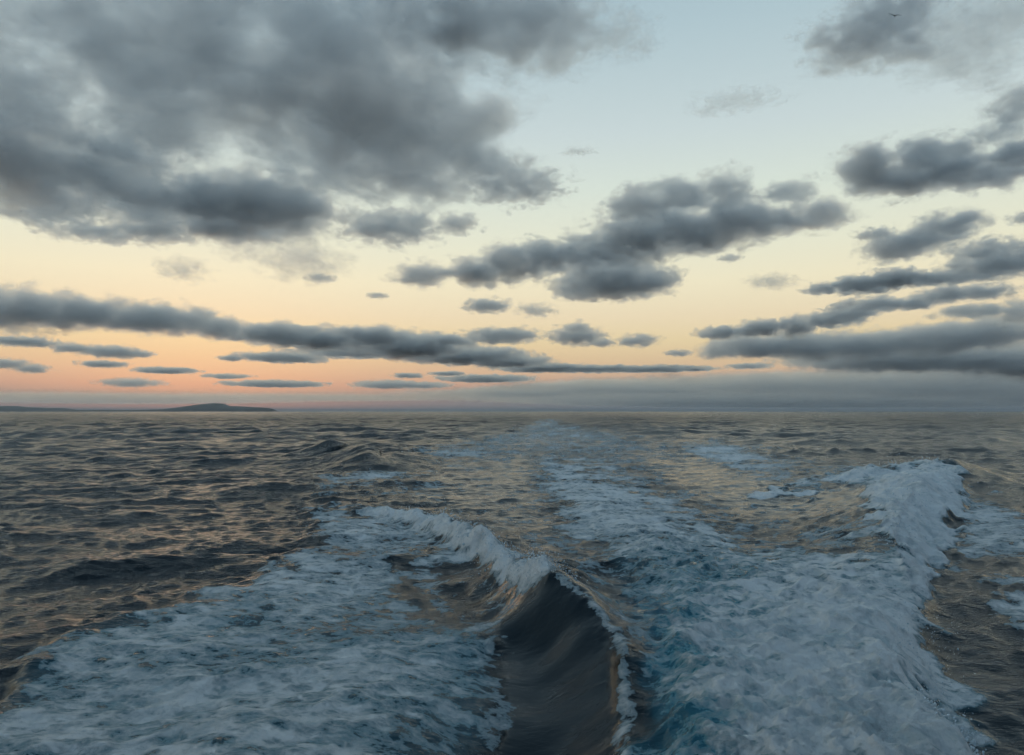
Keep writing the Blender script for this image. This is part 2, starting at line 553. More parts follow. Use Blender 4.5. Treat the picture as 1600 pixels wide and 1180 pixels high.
# --- where the foam lies (outlines on the flat water)
LEFT_FIELD = [(-420, 1330), (-200, 1200), (-60, 1125), (0, 1085), (60, 1035), (125, 992), (200, 962), (290, 938), (370, 908), (440, 875), (488, 838),
              (484, 808), (468, 786), (520, 776), (600, 786), (680, 806), (750, 838), (800, 870), (840, 898), (800, 915), (740, 905), (680, 892), (640, 905),
              (690, 940), (745, 965), (770, 1005), (778, 1055), (765, 1100), (740, 1150), (690, 1220), (660, 1340)]
WASH = [(842, 702), (832, 730), (842, 770), (858, 815), (885, 860), (925, 905), (955, 960), (982, 1040), (985, 1100), (975, 1180), (962, 1340), (1900, 1340),
        (1680, 1180), (1570, 1110), (1500, 1050), (1462, 1000), (1452, 960), (1440, 915), (1400, 870), (1330, 852), (1240, 846), (1165, 826), (1100, 792), (1040, 758), (985, 730), (925, 708)]
RIGHT_CREST = [(1170, 772), (1270, 752), (1340, 742), (1400, 733), (1460, 730), (1500, 742), (1505, 790), (1490, 840), (1470, 890), (1445, 925), (1415, 915), (1385, 880),
               (1352, 838), (1338, 800), (1350, 770), (1320, 764), (1240, 770)]
RIGHT_PATCH = [(1480, 745), (1545, 765), (1600, 798), (1720, 820), (1760, 900), (1640, 905), (1560, 885), (1490, 900), (1452, 905), (1480, 850)]
RIGHT_PATCH2 = [(1520, 905), (1600, 892), (1800, 900), (1800, 1010), (1620, 1005), (1545, 975)]
LEFT_BACK = [(492, 738), (545, 715), (620, 704), (700, 697), (770, 692), (800, 700), (740, 722), (650, 742), (570, 768), (510, 768)]
RIGHT_BACK = [(1050, 692), (1110, 684), (1180, 692), (1240, 718), (1262, 742), (1230, 752), (1150, 742), (1090, 718)]
FAR_WASH = [(826, 665), (842, 650), (868, 650), (896, 662), (918, 680), (945, 712), (890, 718), (838, 712), (815, 690)]

foam = 0.63 * area(LEFT_FIELD, 34, 10, 26)
left_a = area(LEFT_FIELD, 30, 4, 10)
foam = np.maximum(foam, 0.0)
wash_a = area(WASH, 46, 18, 50)
foam = np.maximum(foam, (0.64 + 0.20 * sm(60, 260, U - 960) * sm(820, 960, V) + 0.14 * (1 - sm(800, 880, V))) * wash_a)
crest_a = area(RIGHT_CREST, 20, 8, 30)
foam = np.maximum(foam, 1.05 * crest_a)
foam = np.maximum(foam, 0.72 * area(RIGHT_PATCH, 40, 10, 20))
foam = np.maximum(foam, 0.62 * area(RIGHT_PATCH2, 50, 10, 24))
foam = np.maximum(foam, 0.62 * area(LEFT_BACK, 16, 10, 16))
foam = np.maximum(foam, 0.64 * area(RIGHT_BACK, 16, 10, 16))
foam = np.maximum(foam, 0.47 * area(FAR_WASH, 14, 12, 10))
# thinner toward the dark bowl, with teal gaps along the wash's left border
thin_l = sm(520, 800, U) * sm(880, 960, V)
foam = np.where(V > 860, foam - 0.22 * thin_l * left_a  * (1 - sm(800, 900, U)), foam)
edge_w = 1 - sm(0, 130, poly_sd(WASH, U, V)) 
left_of_wash = (U < 1010 + (V - 643) * 0.35) & (wash_a > 0)
foam = np.where(left_of_wash, foam - 0.30 * edge_w * wash_a * sm(820, 920, V), foam)
foam = np.where((wash_a > 0) & (V < 800), foam - 0.08 * (1 - sm(690, 800, V)), foam)
foam += 0.12 * WOBL * np.clip(foam * 4, 0, 1)

# --- height of the wake
LR = ridge_line([(470, 782, 0.05, 0.0), (560, 786, 0.15, 0.1), (640, 800, 0.30, 0.25), (710, 822, 0.45, 0.4), (770, 850, 0.62, 0.5), (825, 878, 0.80, 0.55), (868, 900, 0.92, 0.6),
                 (905, 928, 0.77, 0.62), (938, 968, 0.52, 0.62), (962, 1025, 0.24, 0.6), (973, 1100, -0.03, 0.55), (970, 1180, -0.15, 0.5), (955, 1290, -0.33, 0.4)])
dL, tL, (hL, kL) = to_ridge(LR, xn, yn)
dL = dL + (0.16 * WOBL + 0.05 * WOB) * sm(0, 0.1, tL) * (1 - 0.6 * sm(0.45, 0.55, tL))
near_l = np.exp(-np.clip(np.abs(dL) - 4, 0, None) / 2)
wf = 0.55 + 0.5 * sm(20, 32, yn)                          # the far part of the wave is broader
prof_out = np.exp(-np.clip(-dL, 0, None) / (1.5 * wf))
q = np.clip(dL, 0, None) / wf
prof_in = (1 - sm(0, 1.0 + 1.1 * sm(0.45, 0.6, tL), q))
HL = np.where(dL > 0, hL * prof_in, hL * prof_out)
BOWL = [(868, 908), (915, 945), (945, 985), (964, 1040), (972, 1100), (966, 1180), (950, 1340), (640, 1340), (700, 1170), (750, 1090), (760, 1010), (720, 950), (650, 905), (740, 905), (800, 915)]
bsd = poly_sd(BOWL, U, V)
floor_z = np.interp(V, [900, 930, 980, 1050, 1180, 1340], [0, -0.18, -0.42, -0.58, -0.72, -0.78]).astype(F32)
HL_bowl = floor_z * sm(-20, 95, bsd) * (0.35 + 0.65 * sm(640, 860, U))
ends = sm(0.0, 0.12, tL)
HL_old = HL * ends * (1 + 0.30 * pnoise(xn / 1.3, yn / 1.3) * sm(0.05, 0.2, tL) * (1 - sm(0.42, 0.5, tL)))
# the glassy hollow and its peak: a smooth surface through measured points (x, y, z)
CP = np.array([(-0.70, 20.2, .60), (0.28, 17.0, .78), (0.55, 15.5, .88), (0.82, 14.35, .92), (1.19, 13.6, .77), (1.48, 12.85, .52), (1.60, 11.8, .24), (1.52, 10.55, -.03), (1.33, 9.35, -.20), (1.00, 8.1, -.36), (0.80, 7.0, -.45),
               (-1.8, 19.8, .02), (-0.16, 16.8, .36), (-0.63, 16.6, .04), (0.10, 15.2, .42), (-0.35, 15.0, .02), (0.42, 13.9, .48), (0.15, 13.5, .05), (0.75, 13.6, .52), (0.70, 13.0, .10), (0.98, 12.7, .26),
               (0.30, 12.6, -.16), (1.05, 11.9, -.01), (0.75, 12.1, -.14), (0.35, 11.6, -.34), (1.05, 10.8, -.22), (0.60, 10.5, -.46), (0.95, 9.7, -.36), (0.25, 9.8, -.68), (0.72, 8.7, -.52), (0.15, 8.3, -.72),
               (0.45, 7.2, -.55), (-0.1, 7.2, -.65), (-0.30, 12.2, -.16), (-0.35, 10.8, -.34), (-0.6, 9.4, -.36), (-0.7, 8.0, -.38), (-0.95, 13.4, -.02), (-1.1, 11.9, -.02), (-1.4, 10.4, -.06), (-1.5, 8.8, -.08),
               (-1.0, 14.8, .0), (-1.4, 17.0, .0), (-2.4, 16, 0), (-2.4, 13, 0), (-2.6, 10.5, 0), (-2.6, 8, 0), (-3.5, 18.5, 0), (-1.2, 6.8, -.2), (-2.2, 6.5, 0),
               (2.05, 13.4, .40), (1.67, 14.4, .60), (1.45, 15.6, .58), (1.25, 17.2, .48), (0.60, 20.5, .30), (2.9, 14.2, .12), (2.6, 16.5, .10), (2.4, 19, .06), (2.25, 11.9, .14), (2.15, 10.4, -.02), (2.0, 8.8, -.12), (1.9, 7.2, -.22),
               (3.2, 12, 0), (3.2, 10, 0), (3.2, 8, 0), (4.2, 15, 0), (4, 18, 0), (2.5, 22, 0), (1.2, 6.2, -.4)], float)


def rbf(A, B):
    return np.sqrt(((A[:, None, :] - B[None, :, :]) ** 2).sum(-1) + 0.22 ** 2)


Wt = np.linalg.solve(rbf(CP[:, :2], CP[:, :2]) + 0.004 * np.eye(len(CP)), CP[:, 2])
wnear = 1 - sm(5.6, 8.2, np.hypot((xn - 0.3) * 1.5, yn - 12.0))
HR_ = np.zeros_like(xn)
mk = wnear > 0
pts_ = np.stack([xn[mk], yn[mk]], 1).astype(float)
HR_[mk] = np.concatenate([rbf(pts_[i:i + 40000], CP[:, :2]) @ Wt for i in range(0, len(pts_), 40000)])
HL = HL_old * (1 - wnear) + HR_ * wnear

RRg = ridge_line([(1120, 766, 0.10, 0.1), (1220, 758, 0.25, 0.2), (1310, 745, 0.50, 0.3), (1380, 728, 0.85, 0.3), (1440, 717, 1.15, 0.3), (1482, 724, 1.05, 0.2), (1560, 742, 0.3, 0.1), (1620, 752, 0.1, 0.0)])
dR, tR, (hR, kR) = to_ridge(RRg, xn, yn)
HR = np.where(dR > 0, hR * np.exp(-(dR / 3.4) ** 1.3), hR * np.exp(-np.clip(-dR, 0, None) / 2.2)) * np.sin(np.pi * np.clip(tR, 0.02, 0.98)) ** 0.25
R2 = ridge_line([(1478, 722, 1.0, 0.1), (1440, 762, 0.85, 0.1), (1408, 800, 0.75, 0.2), (1402, 845, 0.65, 0.3), (1425, 890, 0.55, 0.4), (1446, 940, 0.5, 0.45), (1446, 1000, 0.45, 0.5),
                 (1470, 1070, 0.42, 0.5), (1530, 1140, 0.35, 0.4), (1640, 1260, 0.25, 0.3)])
d2, t2, (h2, k2) = to_ridge(R2, xn, yn)     # right of the run = the boat's side
wside = 1.0 + 0.06 * np.clip(yn - 10, 0, 30)
q2 = np.clip(-d2 + 0.35 + 0.15 * WOBL, 0, None) / wside
H2 = np.where(d2 > 0, h2 * np.exp(-(d2 / (1.4 * wside)) ** 2), h2 * np.exp(-(q2 / 0.55) ** 2) - 0.9 * k2 * sm(0.3, 1.1, q2) * np.exp(-np.clip(q2 - 1.0, 0, None) / 2.0))
H2 = H2 * (1 + 0.35 * pnoise(xn / 2.3, yn / 2.9))

FARP = ridge_line([(430, 705, 0.2, 0), (475, 696, 0.9, 0), (516, 684, 1.7, 0), (552, 696, 1.0, 0), (592, 703, 1.3, 0), (640, 705, 0.5, 0), (690, 703, 0.1, 0)])
dF, tF, (hF, _k) = to_ridge(FARP, xn, yn)
HF = hF * np.exp(-(np.abs(dF) / 2.4) ** 1.4) * np.sin(np.pi * np.clip(tF, 0, 1))
FARQ = ridge_line([(1190, 702, 0.1, 0), (1240, 699, 0.6, 0), (1275, 701, 0.3, 0), (1315, 698, 0.7, 0), (1370, 705, 0.1, 0)])
dG, tG, (hG, _k) = to_ridge(FARQ, xn, yn)
HG = hG * np.exp(-(np.abs(dG) / 2.0) ** 1.4) * np.sin(np.pi * np.clip(tG, 0, 1))
PEAK = ridge_line([(1450, 722, 0.8, 0), (1478, 713, 1.25, 0), (1520, 722, 0.7, 0), (1560, 733, 0.1, 0)])
dP, tP, (hP, _k) = to_ridge(PEAK, xn, yn)
HP = hP * np.exp(-(np.abs(dP) / 1.6) ** 1.4)

wash_ctr = wash_a * sm(0, 110, poly_sd(WASH, U, V))
Hw = 0.28 * wash_ctr * np.exp(-yn / 60)
edgeL = poly_sd(LEFT_FIELD, U, V)
HE = 0.13 * sm(-8, 14, edgeL + 14 * WOB) * (1 - 0.75 * sm(20, 160, edgeL)) * (1 - sm(480, 700, U))
# the smooth hollow right of the wash and its rising near side
hol = np.exp(-(((U - 1210) / 150) ** 2 + ((V - 792) / 26) ** 2))
rise = np.exp(-(((U - 1270) / 130) ** 2 + ((V - 848) / 22) ** 2))
HW = HL + np.maximum(np.maximum(HR, HP), H2 * sm(0, 0.05, t2) * (0.05 + 0.95 * sm(13, 22, yn))) + HF + HG + Hw + HE - 0.30 * hol - 0.25 * rise

calm = np.maximum(area([(600, 790), (700, 715), (800, 700), (845, 705), (838, 740), (850, 800), (880, 850), (760, 830), (680, 800)], 44, 24, 40),
                  area([(960, 700), (1090, 700), (1250, 750), (1380, 745), (1372, 815), (1330, 820), (1140, 812), (1040, 752)], 36, 20, 40))
bowl_a = area([(870, 915), (930, 960), (962, 1010), (975, 1100), (968, 1200), (950, 1340), (680, 1340), (735, 1170), (775, 1090), (780, 1010), (755, 950), (700, 900), (800, 915)], 26, 10)

dark_r = area([(1470, 930), (1530, 960), (1600, 990), (1900, 1050), (1900, 1400), (1650, 1400), (1590, 1180), (1500, 1110), (1450, 1030)], 60, 20)
HW = HW - 1.15 * area([(1400, 880), (1600, 900), (2100, 950), (2100, 1500), (1540, 1500), (1490, 1180), (1410, 1110), (1370, 1030), (1380, 930)], 90, 10) * sm(870, 1230, V)
WAKE_IN = [(470, 785), (500, 735), (600, 700), (760, 668), (835, 649), (885, 649), (1000, 672), (1180, 686), (1300, 712), (1480, 716), (1500, 850), (1440, 930), (900, 930), (860, 880), (640, 790)]
foam = foam * np.where(V < 760, 1 + 0.55 * sm(790, 700, V) * np.clip(fbm(xn, yn * 0.5, 7.0, 4, 0.6, sel=stn), -1, 0.5), 1)
foam = np.maximum(foam, (0.36 + 0.10 * sm(780, 690, V)) * area(WAKE_IN, 24, 6, 16) * (1 - 0.35 * calm))
peaks_ = np.clip((HF + HG + 1.2 * HP * (dP < 1.5) * (U > 1462)) / 0.35, 0, 1)
foam = foam * (1 - 0.85 * peaks_)
# --- wind waves
NW = 110
lam = np.exp(rng.uniform(math.log(0.28), math.log(26.0), NW)); lam.sort()
ang = math.radians(-72) + rng.normal(0, 0.55, NW)          # run towards the boat and a little to the right
ang = np.where(rng.random(NW) < 0.15, rng.uniform(-np.pi, np.pi, NW), ang)
ph = rng.uniform(0, 2 * np.pi, NW)
slope = np.interp(np.log(lam), np.log([0.28, 0.6, 1.3, 2.6, 5.0, 10.0, 26.0]), [0.030, 0.043, 0.043, 0.026, 0.018, 0.012, 0.008])
far_boost = 1 + 1.7 * sm(40, 170, RR)
hz, hx, hy = np.zeros_like(X0), np.zeros_like(X0), np.zeros_like(X0)
gust = 1 + 0.35 * pnoise(X0 / 23.0, Y0 / 31.0)
w_amp = np.ones_like(X0)
w_amp[:NEAR] = (1 - 0.55 * calm) * (1 - 0.92 * bowl_a) * (1 - 0.45 * np.clip(foam, 0, 1))
small_amp = np.ones_like(X0)
small_amp[:NEAR] = (1 - 0.5 * dark_r) * (1 - 0.25 * calm) * (1 - 0.93 * bowl_a) * (1 + 0.6 * rise)
wx_ = X0 + 0.5 * pnoise(X0 / 7.0, Y0 / 7.0); wy_ = Y0 + 0.5 * pnoise(X0 / 7.0 + 50, Y0 / 7.0)
for i in range(NW):
    k_ = 2 * np.pi / lam[i]; dx, dy = math.cos(ang[i]), math.sin(ang[i])
    rmax = lam[i] / 0.0031 / 1.28 if lam[i] < 0.36 * 2.2 else lam[i] / 0.0062 / 1.28
    nrow = min(NR, max(int(np.searchsorted(R_, rmax * 1.1)), 2))
    a = slope[i] / k_
    fade = np.clip(lam[i] / (3.2 * STEP[:nrow]) - 0.4, 0, 1)
    phs = (k_ * (dx * wx_[:nrow] + dy * wy_[:nrow]) + ph[i]).astype(F32)
    A = a * fade * (w_amp[:nrow] * far_boost[:nrow] if lam[i] > 1.2 else small_amp[:nrow] * gust[:nrow])
    c_, s_ = np.cos(phs), np.sin(phs)
    hz[:nrow] += A * c_
    hx[:nrow] -= 0.85 * dx * A * s_
    hy[:nrow] -= 0.85 * dy * A * s_
# --- broken water: lumps and spikes inside the foam
fo = np.clip(foam, 0, 1)
turb_w = wash_ctr * np.exp(-yn / 45)
T1 = fbm(xn, yn, 1.5, 6, 0.55, sel=stn)
T2 = fbm(xn * 1.0 + 9, yn, 0.7, 5, 0.66, ridged=True, sel=stn)
hz[:NEAR] += T1 * (0.045 * fo + 0.12 * turb_w + 0.17 * crest_a) + (T2 + 0.2) * (0.018 * fo + 0.080 * turb_w + 0.09 * crest_a)
T3 = fbm(xn, yn, 1.1, 3, 0.5, sel=stn)
rwid = 0.50 * wf * (1 + 0.45 * pnoise(xn / 1.1 + 5, yn / 1.1))
roller = np.exp(-((dL - 0.42 * wf + 0.12 * T3) / rwid) ** 2) * sm(0.06, 0.16, tL) * (1 - sm(0.47, 0.53, tL))
hz[:NEAR] += roller * (0.08 + 0.15 * T3 + 0.10 * T2)
foam = np.maximum(foam, 1.08 * roller)
lip = np.exp(-(dL / 0.20) ** 2) * sm(0.42, 0.5, tL)      # ragged lip running down the ridge
foam = np.maximum(foam, 0.60 * lip)
hz[:NEAR] += 0.03 * lip * T2
hz[:NEAR] += HW
chopr = np.exp(-((dL + 0.8) / 0.75) ** 2) * sm(0.40, 0.5, tL)
foam = np.maximum(foam, 0.50 * chopr)
hz[:NEAR] += 0.035 * chopr * T1
foam = foam * (1 - 0.95 * bowl_a * (1 - np.clip(roller * 2, 0, 1)) * sm(0.05, 0.3, dL))

LACE = [(610, 880), (700, 896), (800, 918), (838, 935), (812, 968), (790, 1010), (800, 1080), (760, 1160), (700, 1180), (735, 1080), (720, 990), (660, 930)]
foam = np.maximum(foam, 0.44 * area(LACE, 20, 14, 14))
aer = np.maximum(wash_a * sm(800, 960, V) * (0.45 + 0.55 * np.exp(-((U - 1110) / 120) ** 2)), 0.35 * left_a * sm(860, 1000, V))
aer = np.maximum(aer, 0.3 * crest_a)
aer = np.clip(aer * (1.0 + 0.35 * WOBL), 0, 1)

XX, YY, ZZ = X0 + hx, Y0 + hy, hz
curv = np.zeros_like(ZZ)
P = np.stack([XX, YY, ZZ], -1).reshape(-1, 3).astype(F32)
FO = np.zeros_like(X0); FO[:NEAR] = np.clip(foam, 0, 1.3)
AE = np.zeros_like(X0); AE[:NEAR] = aer
CA = np.zeros_like(X0); CA[:NEAR] = np.maximum(np.maximum(calm, bowl_a), 0.6 * dark_r)
FARF = np.clip(np.log(RR / 20) / math.log(400 / 20), 0, 1)

# vertex normals over the whole sheet, so that the pieces below join without a seam
dr = np.gradient(P.reshape(NR, NT, 3), axis=0); dth = np.gradient(P.reshape(NR, NT, 3), axis=1)
nrm = np.cross(dth, dr); nrm /= np.linalg.norm(nrm, axis=-1, keepdims=True) + 1e-12
if nrm[NR // 2, NT // 2, 2] < 0: nrm = -nrm
nrm = nrm.reshape(-1, 3)

ii, jj = np.meshgrid(np.arange(NR - 1), np.arange(NT - 1), indexing='ij')
v0 = (ii * NT + jj).ravel()
QUADS = np.stack([v0, v0 + 1, v0 + NT + 1, v0 + NT], 1).astype(np.int32)
# --- one water material: dark body, sky in its surface, white foam where the water is broken
def water_material():
    m = bpy.data.materials.new("sea_water")
    m.use_nodes = True
    N, L = m.node_tree.nodes, m.node_tree.links
    N.clear()

    def math_(op, a, b=None, c=None, clamp=False):
        n = nn(N, 'ShaderNodeMath', operation=op); n.use_clamp = clamp
        for i, v in enumerate((a, b, c)):
            if v is None: continue
            if isinstance(v, (int, float)): n.inputs[i].default_value = v
            else: L.new(v, n.inputs[i])
        return n.outputs[0]

    def attr(name):
        a = nn(N, 'ShaderNodeAttribute'); a.attribute_name = name
        return a.outputs['Fac']

    def mapr(v, a, b, c=0.0, d=1.0, smooth=True):
        n = nn(N, 'ShaderNodeMapRange', interpolation_type='SMOOTHSTEP' if smooth else 'LINEAR')
        L.new(v, n.inputs[0])
        for i, x in zip((1, 2, 3, 4), (a, b, c, d)):
            if isinstance(x, (int, float)): n.inputs[i].default_value = x
            else: L.new(x, n.inputs[i])
        return n.outputs[0]

    def mixf(f, a, b):
        n = nn(N, 'ShaderNodeMix', data_type='FLOAT')
        for i, v in zip((0, 2, 3), (f, a, b)):
            if isinstance(v, (int, float)): n.inputs[i].default_value = v
            else: L.new(v, n.inputs[i])
        return n.outputs[0]

    def mixc(f, a, b):
        n = nn(N, 'ShaderNodeMix', data_type='RGBA')
        for i, v in zip((0, 6, 7), (f, a, b)):
            if isinstance(v, (int, float)): n.inputs[i].default_value = v
            elif isinstance(v, tuple): n.inputs[i].default_value = v
            else: L.new(v, n.inputs[i])
        return n.outputs[2]

    P = nn(N, 'ShaderNodeTexCoord').outputs['Object']

    def noise(scale, detail, rough=0.5, dist=0.0, vec=None, sx=1.0, sy=1.0):
        mp_ = nn(N, 'ShaderNodeMapping')
        L.new(vec if vec is not None else P, mp_.inputs[0])
        mp_.inputs['Scale'].default_value = (sx, sy, 1)
        n = nn(N, 'ShaderNodeTexNoise')
        L.new(mp_.outputs[0], n.inputs['Vector'])
        n.inputs['Scale'].default_value = scale; n.inputs['Detail'].default_value = detail
        n.inputs['Roughness'].default_value = rough; n.inputs['Distortion'].default_value = dist
        return n

    foam_a, aer_a, calm_a, far_a = attr('foam'), attr('aer'), attr('calm'), attr('far')
    # foam pattern: warped lace and clots
    warp = noise(1.1, 4, 0.55)
    wv = nn(N, 'ShaderNodeVectorMath', operation='MULTIPLY_ADD')
    L.new(warp.outputs['Color'], wv.inputs[0]); wv.inputs[1].default_value = (0.38, 0.38, 0.38); L.new(P, wv.inputs[2])
    W = wv.outputs[0]
    vor = nn(N, 'ShaderNodeTexVoronoi', feature='DISTANCE_TO_EDGE')
    mpv = nn(N, 'ShaderNodeMapping'); L.new(W, mpv.inputs[0]); mpv.inputs['Scale'].default_value = (0.8, 1.1, 0.6)
    L.new(mpv.outputs[0], vor.inputs['Vector']); vor.inputs['Scale'].default_value = 2.9
    lace1 = mapr(vor.outputs['Distance'], 0.0, 0.42, 0.0, 1.0, False)
    vor2 = nn(N, 'ShaderNodeTexVoronoi', feature='DISTANCE_TO_EDGE')
    L.new(mpv.outputs[0], vor2.inputs['Vector']); vor2.inputs['Scale'].default_value = 8.5
    lace2 = mapr(vor2.outputs['Distance'], 0.0, 0.42, 0.0, 1.0, False)
    lace = math_('ADD', math_('MULTIPLY', lace1, 0.62), math_('MULTIPLY', lace2, 0.38))
    clot = noise(2.2, 10, 0.70, 0.2, W, 0.72, 1.25)
    clot_n = mapr(clot.outputs[0], 0.30, 0.70, 0.0, 1.0, False)
    pat = math_('ADD', math_('MULTIPLY', lace, 0.40), math_('MULTIPLY', clot_n, 0.60))
    big = noise(0.33, 4, 0.6, 0.3)
    bign = mapr(big.outputs[0], 0.3, 0.7, -0.20, 0.20, False)
    lvl = math_('ADD', foam_a, math_('MULTIPLY', bign, mapr(foam_a, 0.0, 0.3)))
    diff = math_('SUBTRACT', lvl, pat)
    cover = mapr(diff, -0.02, 0.08)
    cover = math_('MULTIPLY', cover, mapr(foam_a, 0.02, 0.12))
    thick = mapr(diff, 0.0, 0.38)

    # water bump: ripples finer than the mesh
    rip = noise(2.6, 5, 0.62, 0.4, None, 0.75, 1.5)
    rip2 = noise(9.0, 3, 0.55, 0.2, None, 0.8, 1.4)
    hr = math_('ADD', math_('MULTIPLY', rip.outputs[0], 0.085), math_('MULTIPLY', rip2.outputs[0], 0.020))
    hr = math_('MULTIPLY', hr, mapr(calm_a, 0.0, 1.0, 1.0, 0.16))
    fw = noise(0.16, 6, 0.66, 0.3, None, 0.6, 1.6)         # farther out: the waves themselves
    hr = math_('ADD', hr, math_('MULTIPLY', math_('MULTIPLY', fw.outputs[0], 2.6), mapr(far_a, 0.6, 1.0)))
    bmp = nn(N, 'ShaderNodeBump'); bmp.inputs['Strength'].default_value = 1.0; bmp.inputs['Distance'].default_value = 1.0
    L.new(hr, bmp.inputs['Height'])
    water = nn(N, 'ShaderNodeBsdfPrincipled')
    wc = mixc(aer_a, (0.0012, 0.0095, 0.0150, 1), (0.022, 0.135, 0.185, 1))
    L.new(wc, water.inputs['Base Color'])
    L.new(mapr(far_a, 0.0, 1.0, 0.06, 0.26, False), water.inputs['Roughness'])
    water.inputs['IOR'].default_value = 1.333
    L.new(bmp.outputs[0], water.inputs['Normal'])

    froth = noise(3.2, 9, 0.72, 0.3, W, 1.0, 0.8)
    froth2 = noise(0.9, 5, 0.6, 0.4, W)
    fr = math_('ADD', math_('MULTIPLY', froth.outputs[0], 0.6), math_('MULTIPLY', froth2.outputs[0], 0.4))
    frm = mapr(fr, 0.37, 0.53, 0.55, 1.0)
    fb = noise(6.0, 8, 0.72, 0.2, W)
    fh = math_('ADD', math_('MULTIPLY', math_('MULTIPLY', thick, frm), 0.07), math_('MULTIPLY', fb.outputs[0], 0.14))
    fbmp = nn(N, 'ShaderNodeBump'); fbmp.inputs['Strength'].default_value = 1.0; fbmp.inputs['Distance'].default_value = 1.0
    L.new(fh, fbmp.inputs['Height'])
    fm = nn(N, 'ShaderNodeBsdfPrincipled')
    fc = mixc(math_('MULTIPLY', thick, frm), mixc(aer_a, (0.34, 0.44, 0.48, 1), (0.16, 0.44, 0.52, 1)), (0.97, 0.98, 0.97, 1))
    L.new(fc, fm.inputs['Base Color']); fm.inputs['Roughness'].default_value = 0.75
    fm.inputs['IOR'].default_value = 1.2
    L.new(fbmp.outputs[0], fm.inputs['Normal'])
    ms = nn(N, 'ShaderNodeMixShader')
    L.new(cover, ms.inputs[0]); L.new(water.outputs[0], ms.inputs[1]); L.new(fm.outputs[0], ms.inputs[2])
    out = nn(N, 'ShaderNodeOutputMaterial')
    L.new(ms.outputs[0], out.inputs['Surface'])
    return m


WATER = water_material()
ATTRS = {'foam': FO, 'aer': AE, 'calm': CA, 'far': FARF}


def sheet(name, mask):
    q = QUADS[mask]
    used, inv = np.unique(q, return_inverse=True)
    q = inv.reshape(-1, 4).astype(np.int32)
    me = bpy.data.meshes.new(name)
    me.vertices.add(len(used)); me.loops.add(q.size); me.polygons.add(len(q))
    me.vertices.foreach_set('co', P[used].ravel())
    me.loops.foreach_set('vertex_index', q.ravel())
    me.polygons.foreach_set('loop_start', np.arange(0, q.size, 4, dtype=np.int32))
    me.polygons.foreach_set('use_smooth', np.ones(len(q), bool))
    me.update(calc_edges=True)
    for k, A in ATTRS.items():
        at = me.attributes.new(k, 'FLOAT', 'POINT')
        at.data.foreach_set('value', A.ravel()[used].astype(F32))
    me.normals_split_custom_set_from_vertices(nrm[used].astype(float).tolist())
    me.materials.append(WATER)
    o = bpy.data.objects.new(name, me)
    COL.objects.link(o)
    return o


own = np.zeros((NR, NT), np.int8)
PATCHES = [
    ('foam_patch', LEFT_BACK, "thin streaky foam patch behind the dark crest, on the far left of the wake"),
    ('foam_patch', RIGHT_BACK, "thin foam patch far astern between the propeller wash and the breaking right crest"),
    ('foam_patch', RIGHT_PATCH, "streaky foam spread right of the breaking right crest, at the frame's edge"),
    ('foam_patch', RIGHT_PATCH2, "lower foam patch on dark water at the right edge"),
    ('wave_foam', LEFT_FIELD, "broad field of lacy foam trailing left of the dark glassy hollow"),
    ('breaking_foam', RIGHT_CREST, "white breaking foam tumbling off the tall right wake crest"),
    ('propeller_wash', WASH, "wide white and turquoise churned wash running straight astern from the boat"),
]
for n_, (nm, poly, lab) in enumerate(PATCHES):
    sd_ = poly_sd(poly, U, V) + 6 * WOB * np.clip((V - 643) / 200, 0.1, 1)
    own[:NEAR][sd_ > 0] = n_ + 1
own[:NEAR][(bowl_a > 0.5) & (dL > 0.2)] = 0
own[:NEAR][(roller > 0.45)] = 5
oq = own.ravel()[QUADS[:, 0]]
sea = sheet("sea", oq == 0)
tag(sea, "dark wind-rippled evening sea reaching to the horizon", None, kind="structure")
for n_, (nm, poly, lab) in enumerate(PATCHES):
    o = sheet(nm, oq == n_ + 1)
    tag(o, lab, "foam", kind="stuff")
# ------------------------------------------------------------------ headland far off on the left
def rock_material():
    m = bpy.data.materials.new("headland_rock")
    m.use_nodes = True
    N, L = m.node_tree.nodes, m.node_tree.links
    b = N['Principled BSDF']
    n = nn(N, 'ShaderNodeTexNoise'); n.inputs['Scale'].default_value = 0.012; n.inputs['Detail'].default_value = 6
    t = nn(N, 'ShaderNodeTexCoord'); L.new(t.outputs['Object'], n.inputs['Vector'])
    r = ramp(N, [(0.35, (0.035, 0.045, 0.035, 1)), (0.55, (0.06, 0.062, 0.05, 1)), (0.72, (0.14, 0.13, 0.11, 1))])
    L.new(n.outputs[0], r.inputs[0]); L.new(r.outputs[0], b.inputs['Base Color'])
    b.inputs['Roughness'].default_value = 0.95
    return m


ROCK = rock_material()


